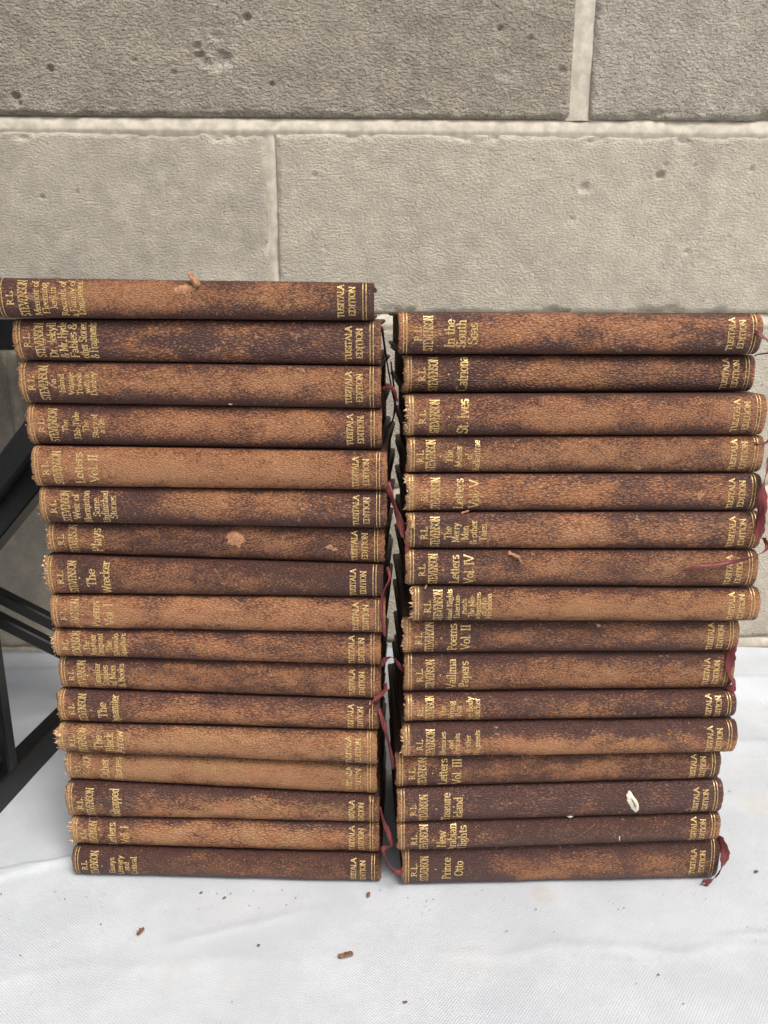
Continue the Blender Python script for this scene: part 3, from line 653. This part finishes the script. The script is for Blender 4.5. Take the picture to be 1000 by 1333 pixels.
# label, left px, right px, worn colour, wear profile, band, fray left/right, R.L., STEVENSON, dots, title lines, gilt grades
LS = [
 ('topmost book of the left stack, a curl of torn leather standing on its spine', -5, 487, tA, [.35,.45,.8,.9,.75,.6,.7,.5,.1], lowd, .1, .1, 16, 33, [41, 78], [('Memoir of', 50), ('Fleeming', 61), ('Jenkin', 72), ('Records of', 85), ('a Family of', 97), ('Engineers', 107)], (0, 0, 0, 0, 0)),
 ('second book from the top of the left stack, dark mottled spine crowded with gilt', 18, 496, tA, [.35,.3,.38,.48,.34,.52,.38,.36,.35], midb, .5, .3, 37.7, 54, [62, 90], [('Dr. Jekyll', 70.5), ('& Mr. Hyde', 84.5), ('Fables &', 98), ('other Stories', 111), ('& Fragments', 123.5)], (0, 0, 0, 0, 0)),
 ('third book from the top of the left stack, rubbed tan spine with bright gilt', 23, 496, tA, [.45,.6,.75,.72,.7,.68,.8,.72,.5], lowd, .7, .2, 42, 58, [66, 98], [('An', 71), ('Inland', 82), ('Voyage', 94), ('Travels', 105), ('with a', 115), ('Donkey', 124)], (1, 0, 0, 0, 0)),
 ('fourth book from the top of the left stack, reddish spine with pale tan head', 34, 497, tB, [.85,.45,.5,.8,.72,.75,.75,.62,.6], lowd, .6, .2, 55, 70, [78, 106], [('The', 86), ('Ebb-Tide', 101), ('The', 113), ('Story of', 125), ('a Lie', 134)], (1, 1, 1, 0, 0)),
 ('fifth book from the top of the left stack, smooth evenly orange tan spine', 40, 504, tB, [.75,.75,.95,1.0,.95,.85,.9,.8,.6], (.05, 1.25), .6, .3, 60, 75.5, [88], [('Letters', 103.5), ('Vol. II', 123.5)], (0, 0, 1, 0, 0)),
 ('sixth book from the top of the left stack, dark purple along its lower half', 49, 504, tA, [.7,.4,.35,.5,.75,.6,.6,.5,.2], (.25, .95), .6, .1, 69.7, 85.8, [92, 120], [('Weir of', 100), ('Hermiston', 113.6), ('Some', 126.6), ('Unfinished', 138), ('Stories', 148.7)], (0, 0, 0, 0, 0)),
 ('seventh book from the top of the left stack, round pale scuff on its spine', 59, 501, tA, [.6,.5,.4,.42,.5,.6,.45,.45,.4], midb, .9, .5, 79, 95, [107], [('Plays', 126)], (1, 0, 0, 0, 0)),
 ('eighth book from the top of the left stack, yellowish head and nearly black right half', 57, 499, tA, [.95,.35,.42,.5,.45,.4,.25,.12,.1], midb, .9, .2, 79, 95, [105], [('The', 120), ('Wrecker', 138.6)], (0, 0, 0, 1, 0)),
 ('ninth book from the top of the left stack, pinkish tan spine with faded gilt', 64, 502, (.40, .172, .078), [.75,.75,.8,.8,.75,.75,.85,.8,.6], (.05, 1.25), .5, .3, 82.7, 98, [109], [('Poems', 125), ('Vol. I', 142.5)], (2, 1, 1, 1, 0)),
 ('tenth book from the top of the left stack, mottled brown spine with ragged head', 66, 496, tA, [.75,.6,.5,.6,.6,.65,.55,.6,.5], midb, 1., .2, 85, 99, [105.6, 135], [('The', 112.6), ('Amateur', 121.4), ('Emigrant', 130.6), ('The', 142.3), ('Silverado', 151), ('Squatters', 160.6)], (1, 1, 0, 0, 0)),
 ('seventh book from the bottom of the left stack, ribbon folded over its right corner', 75, 496, tA, [.6,.5,.6,.62,.58,.6,.62,.68,.5], up, .6, .2, 92.8, 106.7, [114.8], [('Familiar', 127), ('Studies', 137.5), ('of Men', 147.4), ('& Books', 158.8)], (1, 0, 0, 0, 0)),
 ('sixth book from the bottom of the left stack, speckled spine, dark around its title', 73, 494, tA, [.6,.25,.55,.62,.52,.6,.6,.65,.5], midb, .8, .3, 92.8, 107, [119], [('The', 133.5), ('Dynamiter', 149.3)], (1, 0, 0, 0, 0)),
 ('fifth book from the bottom of the left stack, light tan with badly torn head', 72, 491, tC, [.75,.6,.8,.85,.82,.85,.78,.72,.8], (.05, 1.15), 1.5, .4, 94, 107, [113], [('The', 128), ('Black', 142.3), ('Arrow', 155.5)], (1, 1, 0, 0, 2)),
 ('fourth book from the bottom of the left stack, yellow tan spine, lettering nearly lost', 82, 491, tC, [.75,.65,.88,.9,.92,.85,.85,.75,.78], (.0, 1.2), .9, .4, 100.5, 112.6, [122], [('Other', 135.7), ('Stories', 153.3)], (2, 1, 2, 1, 1)),
 ('third book from the bottom of the left stack, tan spine dark along its top', 84, 494, tC, [.65,.4,.62,.68,.72,.72,.65,.65,.5], (-.22, 1.1), .8, .3, 103.6, 116.8, [132], [('Kidnapped', 149)], (0, 0, 1, 0, 0)),
 ('second book from the bottom of the left stack, tan spine with torn fringed head', 90, 494, tC, [.75,.55,.78,.78,.72,.72,.68,.62,.5], (-.05, 1.15), 1.2, .5, 108, 120.5, [131], [('Letters', 145), ('Vol. I', 162)], (1, 0, 1, 0, 0)),
 ('bottom book of the left stack, dark plum spine lying directly on the white canvas', 92, 496, tA, [.35,.18,.36,.5,.45,.42,.42,.42,.2], (-.15, 1.1), .4, .1, 109.5, 122.3, [132.6], [('Essays', 145.4), ('Literary', 156), ('and', 164.5), ('Critical', 174.4)], (0, 0, 0, 0, 0)),
]
RS = [
 ('topmost book of the right stack, orange brown spine with a black lower edge', 519, 993, tB, [.6,.42,.68,.72,.55,.72,.62,.42,.4], (.15, 1.05), .25, .3, 543.7, 557, [571.5], [('In the', 584.5), ('South', 599), ('Seas', 614)], (1, 0, 0, 0, 0)),
 ('second book from the top of the right stack, narrow and very dark', 525, 984, tD, [.7,.32,.55,.62,.62,.6,.5,.4,.4], (.0, .95), .7, .2, 548.6, 563, [582.7], [('Catriona', 600)], (1, 1, 1, 0, 0)),
 ('third book from the top of the right stack, reddish spine reaching furthest right', 527, 999, tB, [.65,.5,.58,.72,.72,.66,.58,.62,.6], (.05, 1.1), 1.1, .3, 549.4, 565, [583.7], [('St. Ives', 601.4)], (0, 0, 1, 0, 0)),
 ('fourth book from the top of the right stack, evenly speckled brown spine', 529, 996, tD, [.6,.45,.62,.72,.68,.68,.66,.62,.7], (.0, 1.2), .6, .2, 546.8, 560.3, [572.8], [('The', 584), ('Master', 596), ('of', 609), ('Ballantrae', 619)], (1, 0, 0, 1, 0)),
 ('fifth book from the top of the right stack, bright tan spot near its right end', 527, 993, tB, [.85,.65,.55,.68,.66,.56,.5,.6,.2], (.1, 1.05), 1.2, .2, 552, 566.3, [582], [('Letters', 596), ('Vol. V', 616)], (1, 1, 0, 1, 0)),
 ('sixth book from the top of the right stack, red ribbon at both ends', 529, 993, tD, [.4,.35,.55,.72,.7,.62,.62,.5,.65], (.0, 1.15), .6, .3, 551.5, 565.8, [574.6], [('The', 582), ('Merry', 592.3), ('Men', 604), ('& other', 615), ('Tales', 627.4)], (0, 0, 0, 0, 0)),
 ('seventh book from the top of the right stack, long red ribbon across its right end', 528, 988, tD, [.5,.3,.45,.56,.56,.56,.56,.5,.6], (.1, 1.1), .7, .2, 549, 563, [576], [('Letters', 590.5), ('Vol. IV', 609)], (0, 0, 1, 0, 0)),
 ('eighth book from the top of the right stack, coarse tan streaks, torn open head', 535, 992, (.38, .168, .068), [.4,.35,.72,.85,.9,.82,.82,.78,.75], (-.1, 1.05), 1.3, .3, 556, 569.7, [], [('Island Nights', 584.5), ('Entertain-', 594), ('ments', 602.7), ('The Mis-', 612.6), ('adventures', 621), ('of John', 628), ('Nicholson', 635)], (0, 0, 1, 0, 0)),
 ('eighth book from the bottom of the right stack, dark, set back below a longer one', 524, 964, tD, [.75,.3,.4,.55,.42,.55,.45,.6,.6], (.0, 1.0), .9, .2, 544.7, 558.5, [574], [('Poems', 588), ('Vol. II', 605)], (1, 0, 1, 0, 0)),
 ('seventh book from the bottom of the right stack, thick plum spine with tan clouds', 526, 957, tD, [.55,.5,.56,.62,.62,.72,.62,.7,.6], (-.15, 1.0), .6, .1, 546, 559.3, [572.3], [('Vailima', 586.6), ('Papers', 602.7)], (1, 0, 0, 0, 0)),
 ('sixth book from the bottom of the right stack, thinnest, golden stain around its title', 526, 961, tD, [.8,.7,.45,.42,.6,.4,.35,.2,.3], midb, .8, .2, 546.8, 559.3, [], [('The', 576), ('Wrong', 587), ('Box', 596), ('The Body', 610.5), ('Snatcher', 620)], (1, 1, 0, 1, 0)),
 ('fifth book from the bottom of the right stack, bright tan blotches on its lower half', 523, 962, (.42, .18, .075), [.6,.4,.5,.82,.88,.62,.78,.55,.5], (-.28, .9), 1., .2, 546.3, 559.8, [], [('Memories', 576), ('and', 585.8), ('Portraits', 594), ('& other', 608), ('Fragments', 620)], (1, 1, 1, 0, 0)),
 ('fourth book from the bottom of the right stack, brown spine jutting out at left', 515, 940, tD, [.6,.42,.5,.52,.52,.6,.52,.48,.4], (-.0, 1.15), .5, .2, 536.4, 549.4, [563], [('Letters', 576), ('Vol. III', 594)], (1, 0, 1, 0, 0)),
 ('third book from the bottom of the right stack, darkest spine with long white scar', 517, 943, tD, [.35,.12,.2,.24,.24,.2,.26,.2,.25], midb, .6, .2, 537.7, 551.2, [567.6], [('Treasure', 580), ('Island', 595.7)], (0, 0, 0, 0, 0)),
 ('second book from the bottom of the right stack, plum brown spine with fine scratches', 517, 940, tD, [.45,.34,.32,.2,.25,.28,.25,.2,.75], midb, .6, .4, 539, 551.5, [563.7], [('New', 574), ('Arabian', 587.6), ('Nights', 601)], (0, 0, 0, 0, 0)),
 ('bottom book of the right stack, dark red ribbon spilling onto the canvas', 523, 938, tA, [.3,.12,.28,.6,.6,.6,.6,.5,.3], (-.2, .95), .6, .1, 539, 552, [567], [('Prince', 580.6), ('Otto', 596.7)], (0, 0, 0, 0, 0)),
]
books = {}
for i, (d, s) in enumerate(zip(LB, LS)): books['L%d' % (i+1)] = make_book(d, s, 3+i*7)
for i, (d, s) in enumerate(zip(RB, RS)): books['R%d' % (i+1)] = make_book(d, s, 203+i*7)

bpy.context.view_layer.update()
RIB = [
('L5', [(0.0011,.372,.2308),(0.0034,.369,.2249),(0.0065,.368,.2162),(0.0092,.367,.2078),(0.0114,.3635,.2028),(0.0122,.363,.1962),(0.0138,.363,.1898)], .0040, 'ribbon'),
('L2', [(-0.0011,.385,.3057),(0.0011,.390,.2907),(0.0043,.392,.2734),(0.0079,.392,.2586),(0.0090,.392,.2554)], .0012, 'ribbon_dark'),
('L2', [(0.0035,.40,.2882),(0.0056,.40,.2686),(0.0048,.40,.2587),(0.002,.40,.2538)], .0012, 'ribbon_dark'),
('L3', [(-0.0007,.376,.2765),(0.0022,.375,.2777),(0.0048,.372,.2762),(0.0063,.372,.271)], .0020, 'ribbon'),
('L8', [(0.0016,.372,.1868),(0.0031,.369,.182),(0.0008,.367,.1774),(-0.0008,.366,.1724),(-0.0012,.366,.1632),(0.0004,.366,.1514)], .0018, 'ribbon'),
('L10', [(-0.0016,.372,.1321),(0.0008,.370,.1366),(0.0048,.370,.1375),(0.0081,.370,.1331),(0.011,.373,.1285)], .0026, 'ribbon'),
('L11', [(0.0004,.374,.1204),(0.0008,.3705,.1186),(-0.0037,.369,.1145),(-0.0069,.368,.1114),(-0.0094,.368,.1069)], .0026, 'ribbon'),
('L12', [(-0.0025,.370,.108),(-0.0008,.367,.1029),(0.0012,.367,.0947),(0.0033,.367,.0855),(0.0054,.368,.0732)], .0026, 'ribbon'),
('L15', [(-0.0025,.366,.0507),(0.0,.364,.0424),(0.0034,.363,.0334),(0.0042,.363,.028),(-0.0008,.3635,.0251),(0.0025,.361,.0177),(0.0072,.3595,.0135),(0.0102,.3595,.015)], .0028, 'ribbon'),
('R1', [(0.1766,.376,.3035),(0.1785,.374,.3018),(0.183,.372,.2985)], .0022, 'ribbon'),
('R2', [(0.1777,.376,.2922),(0.1796,.374,.2931),(0.185,.372,.2939)], .0007, 'ribbon_dark'),
('R3', [(0.19,.376,.2563),(0.1874,.371,.2521),(0.1816,.3685,.2503),(0.1796,.3685,.251)], .0022, 'ribbon'),
('R5', [(0.191,.374,.2413),(0.1875,.369,.2377),(0.1847,.3655,.2294),(0.185,.3645,.2199),(0.1849,.364,.2103),(0.1849,.364,.2036)], .0046, 'ribbon'),
('R6', [(0.1894,.368,.2035),(0.1908,.366,.2001),(0.1882,.3645,.197),(0.1795,.3635,.1939),(0.1683,.3633,.1916),(0.1587,.3630,.1905),(0.1492,.3627,.1881)], .0024, 'ribbon'),
('R9', [(0.1815,.374,.1540),(0.1830,.373,.145),(0.1822,.372,.138),(0.1830,.372,.128),(0.1855,.372,.1220),(0.1842,.373,.1165)], .0052, 'ribbon'),
('R16', [(0.1880,.371,.0285),(0.1902,.368,.0226),(0.1903,.3665,.0155),(0.1885,.366,.0092),(0.1850,.3655,.0045),(0.1805,.3655,.0015)], .0050, 'ribbon'),
]
for k, (bk, pts, w, mt) in enumerate(RIB):
    root = books[bk][0]
    ribbon_mesh('ribbon_bookmark', pts, w, root, M[mt], root.matrix_world.inverted(), 11+k)
def frac(bk, px): 
    sp = books[bk][1]; q = (LS if bk[0] == 'L' else RS)[int(bk[1:])-1]
    return (px-q[1])/(q[2]-q[1])*sp.L
# scuffs where the leather is gone
def scf(bk, px, a, rs, ra, rot, seed, mt, **kw): patch(books[bk][1], frac(bk, px), a, rs, ra, rot, seed, M[mt], books[bk][0], **kw)
scf('L7', 309, .0028, .0050, .0040, -.25, 1, 'tan'); scf('L7', 430, -.0005, .0018, .0013, 0, 2, 'tan'); scf('L7', 437, -.0018, .0014, .0010, 0, 3, 'tan')
scf('R5', 911, -.0002, .0020, .0021, 0, 4, 'tan', rough=.6); scf('R4', 832, -.0062, .0024, .0011, 0, 5, 'tan', rough=.7)
scf('R14', 823, .0006, .0023, .0072, .42, 6, 'scar', lift=.0004, rough=.14); scf('R14', 824, .0004, .0009, .0050, .42, 7, 'scardark', lift=.0007, name='scar_core', rough=.7)
scf('R9', 778, .0068, .0011, .0008, 0, 8, 'pale'); scf('R14', 744, -.0098, .0018, .0008, 0, 9, 'scar', lift=.0006); scf('R15', 807, -.0035, .0003, .0024, .2, 10, 'scar')
scf('L3', 300, -.010, .0012, .0006, 0, 12, 'pale'); scf('R14', 590, .001, .0006, .0004, 0, 13, 'pale')
# fine scratches
def scratch(bk, pts, mt='dull', w=.00010):
    sp = books[bk][1]; q = []
    for (p0, a0), (p1, a1) in zip(pts[:-1], pts[1:]):
        s0, s1 = frac(bk, p0), frac(bk, p1); L = math.hypot(s1-s0, a1-a0); n = (-(a1-a0)/L*w, (s1-s0)/L*w)
        m = 6
        for k in range(m):
            u, v = k/m, (k+1)/m
            q.append(((a0+(a1-a0)*u-n[1], s0+(s1-s0)*u-n[0]), (a0+(a1-a0)*v-n[1], s0+(s1-s0)*v-n[0]), (a0+(a1-a0)*v+n[1], s0+(s1-s0)*v+n[0]), (a0+(a1-a0)*u+n[1], s0+(s1-s0)*u+n[0])))
    surface_mesh('scratch', q, sp, M['gold2'] if mt == 'gold' else M[mt], books[bk][0], .00006)
scratch('R15', [(738, .006), (762, -.002)]); scratch('R15', [(745, -.003), (775, .0065)]); scratch('R15', [(735, .0045), (742, -.003)]); scratch('R15', [(790, .002), (806, -.004)]); scratch('R15', [(722, .0), (745, -.0045)])
scratch('R14', [(640, .004), (652, -.002)]); scratch('R14', [(690, .005), (700, -.004)]); scratch('R12', [(880, -.006), (895, -.0085)]); scratch('L8', [(310, .002), (330, -.006)]); scratch('R11', [(700, .003), (712, -.001)])
# torn leather curls
def curl(bk, px, a, ln, w, rot, bend, seed, mt='tan'):
    sp = books[bk][1]; rnd = random.Random(seed); V = []; F = []; n = 9; s0 = frac(bk, px)
    for i in range(n):
        t = i/(n-1); u = ln*t*math.cos(bend*t*.5); lift = .0002+ln*math.sin(bend*t)*.55
        cs, sn = math.cos(rot), math.sin(rot); ww = w/2*(1-.45*t)*(1+.4*(rnd.random()-.5))
        for k in (-1, 0, 1):
            V.append(sp.pt(s0+u*cs-k*ww*sn, a+u*sn+k*ww*cs, lift+abs(k)*.0003))
    for i in range(n-1):
        for k in range(2): F.append((i*3+k, i*3+k+1, i*3+4+k, i*3+3+k))
    o = mesh_obj('torn_flap', V, F, M[mt], books[bk][0], True)
    md = o.modifiers.new('thick', 'SOLIDIFY'); md.thickness = .0007
curl('L1', 262, .0066, .0072, .0024, 2.6, 1.5, 1); curl('L1', 259, .0060, .0050, .0022, 2.3, 1.1, 7)
patch(books['L1'][1], frac('L1', 243), .0050, .0048, .0022, .2, 21, M['tan'], books['L1'][0], lift=.0003, rough=.2)
curl('R7', 660, .0090, .0060, .0020, -.5, .5, 2); curl('R7', 672, .0075, .0035, .0016, -1.2, .4, 3)
curl('R8', 553, .0088, .0020, .0012, 1.0, .7, 4); curl('L13', 80, .004, .0032, .0020, 2.9, .5, 5, 'pale'); curl('L16', 93, -.005, .0034, .0022, 3.3, .4, 6, 'pale')
curl('R6', 600, .0100, .0040, .0012, .2, .4, 8); curl('R6', 536, .003, .0040, .0022, 1.4, .5, 9, 'pale')

# ------------------------------------------------------------------ black folding frame at the left
fr = empty('folding_frame', (-.25, .48, 0)); tag(fr, 'black folding metal frame standing left of the book stacks', 'frame')
def bar(name, p, q, w, h, mt='black'):
    o_ = Vector((-.25, .48, 0)); return box_between(name, Vector(p)-o_, Vector(q)-o_, w, h, M[mt], fr)
bar('base_rail', (-.2650, .335, .0075), (-.2420, .560, .0075), .0150, .0220)
bar('base_rail', (-.470, .335, .0075), (-.470, .560, .0075), .0150, .0220)
bar('rail_cap', (-.2450, .542, .012), (-.2425, .565, .012), .022, .026)
bar('upright', (-.2515, .4520, .016), (-.2515, .4520, .42), .0105, .0120)
bar('upright', (-.2640, .4300, .016), (-.2640, .4300, .42), .0110, .0120)
bar('upright', (-.470, .452, .016), (-.470, .452, .42), .012, .012)
bar('shelf_panel', (-.382, .572, .2882), (-.382, .572, .3090), .356, .150)
bar('diagonal_leg', (-.3180, .495, .1290), (-.2080, .495, .2545), .0300, .0150, 'darkgrey')
bar('diagonal_leg', (-.3500, .512, .0830), (-.2160, .512, .2310), .0300, .0260)
bar('brace', (-.3480, .560, .1284), (-.2350, .560, .0635), .0095, .0095)
bar('brace', (-.3520, .560, .1098), (-.2350, .560, .0411), .0095, .0095)
for bp in ((-.2515, .4458, .030), (-.2515, .4458, .050)):
    bar('bolt', bp, (bp[0], bp[1]-.0022, bp[2]), .0044, .0044, 'darkgrey')
bar('shading_plate', (-.300, .470, .20), (-.300, .470, .42), .075, .006, 'darkgrey')  # unseen solid plates, added to shade the wall and canvas at left
bar('shading_plate', (-.380, .470, .02), (-.380, .470, .42), .09, .006, 'darkgrey')

# ------------------------------------------------------------------ crumbs of leather on the canvas
def crumb(x, y, r, label, seed, elong=1., rot=0.):
    rnd = random.Random(seed); V = []; F = []
    nu, nv = 9, 6
    for i in range(nv+1):
        for j in range(nu):
            th = math.pi*i/nv; ph = 2*math.pi*j/nu; rr = r*(.45+.85*rnd.random())
            rr *= .85; a, b, c = rr*math.sin(th)*math.cos(ph)*elong, rr*math.sin(th)*math.sin(ph)/elong**.5*(1+.3*math.cos(2*ph)), rr*math.cos(th)*(.25+.35*rnd.random())
            V.append((a*math.cos(rot)-b*math.sin(rot), a*math.sin(rot)+b*math.cos(rot), max(c, -r*.25)+r*.28))
    for i in range(nv):
        for j in range(nu): k = (j+1) % nu; F.append((i*nu+j, (i+1)*nu+j, (i+1)*nu+k, i*nu+k))
    o = mesh_obj('leather_crumb', V, F, M['crumb'], None); o.location = (x, y, .0004)
    tag(o, label, 'crumb', 'crumbs of leather fallen on the canvas')
crumb(-.1267, .3316, .0022, 'brown leather crumb lying on the canvas below the left stack, towards its left end', 1, 1.3, 1.1)
crumb(-.0193, .3163, .0026, 'long flat leather crumb nearest the viewer, below the right end of the left stack', 2, 1.75, .25)
crumb(-.0085, .3576, .0017, 'small leather crumb close in front of the gap between the two stacks', 3, 1.2, 1.5)
crumb(-.1016, .3594, .0010, 'tiny dark round crumb just in front of the bottom book of the left stack', 4)
crumb(-.0879, .3553, .0011, 'tiny reddish crumb in front of the bottom left book, right of the dark round one', 5, 1.3, .6)
crumb(-.0638, .3226, .0011, 'tiny dark crumb midway between the two larger leather crumbs', 6)
crumb(.2146, .3757, .0015, 'dark grey crumb alone on the canvas right of the right stack', 7)
crumb(.0097, .2894, .0011, 'small greyish crumb at the bottom middle of the canvas', 8, 1.3, .4)
rnd = random.Random(9); V = []; F = []
def speck(x, y, r):
    i = len(V); n = 5
    for k in range(n):
        t = 2*math.pi*k/n; q = r*rnd.uniform(.6, 1.3); V.append((x+q*math.cos(t), y+q*math.sin(t), .0006))
    V.append((x, y, .0006+r*.9))
    for k in range(n): F.append((i+k, i+(k+1) % n, i+n))
for k in range(210):
    y = .24+.17*rnd.random()**.8; x = rnd.uniform(-.27, .27)*(y/.37)
    if y > .362 and -.185 < x < .20: continue
    speck(x, y, .00012+.00042*rnd.random()**3)
for k in range(40): speck(rnd.uniform(.20, .40), rnd.uniform(.40, .62), .0002+.0006*rnd.random()**3)
for k in range(50): speck(rnd.uniform(-.18, .19), rnd.uniform(.345, .362), .00015+.0004*rnd.random()**2)
tag(mesh_obj('leather_dust', V, F, M['speck']), 'scattered tiny dark specks of leather dust on the white canvas', 'dust', kind='stuff')
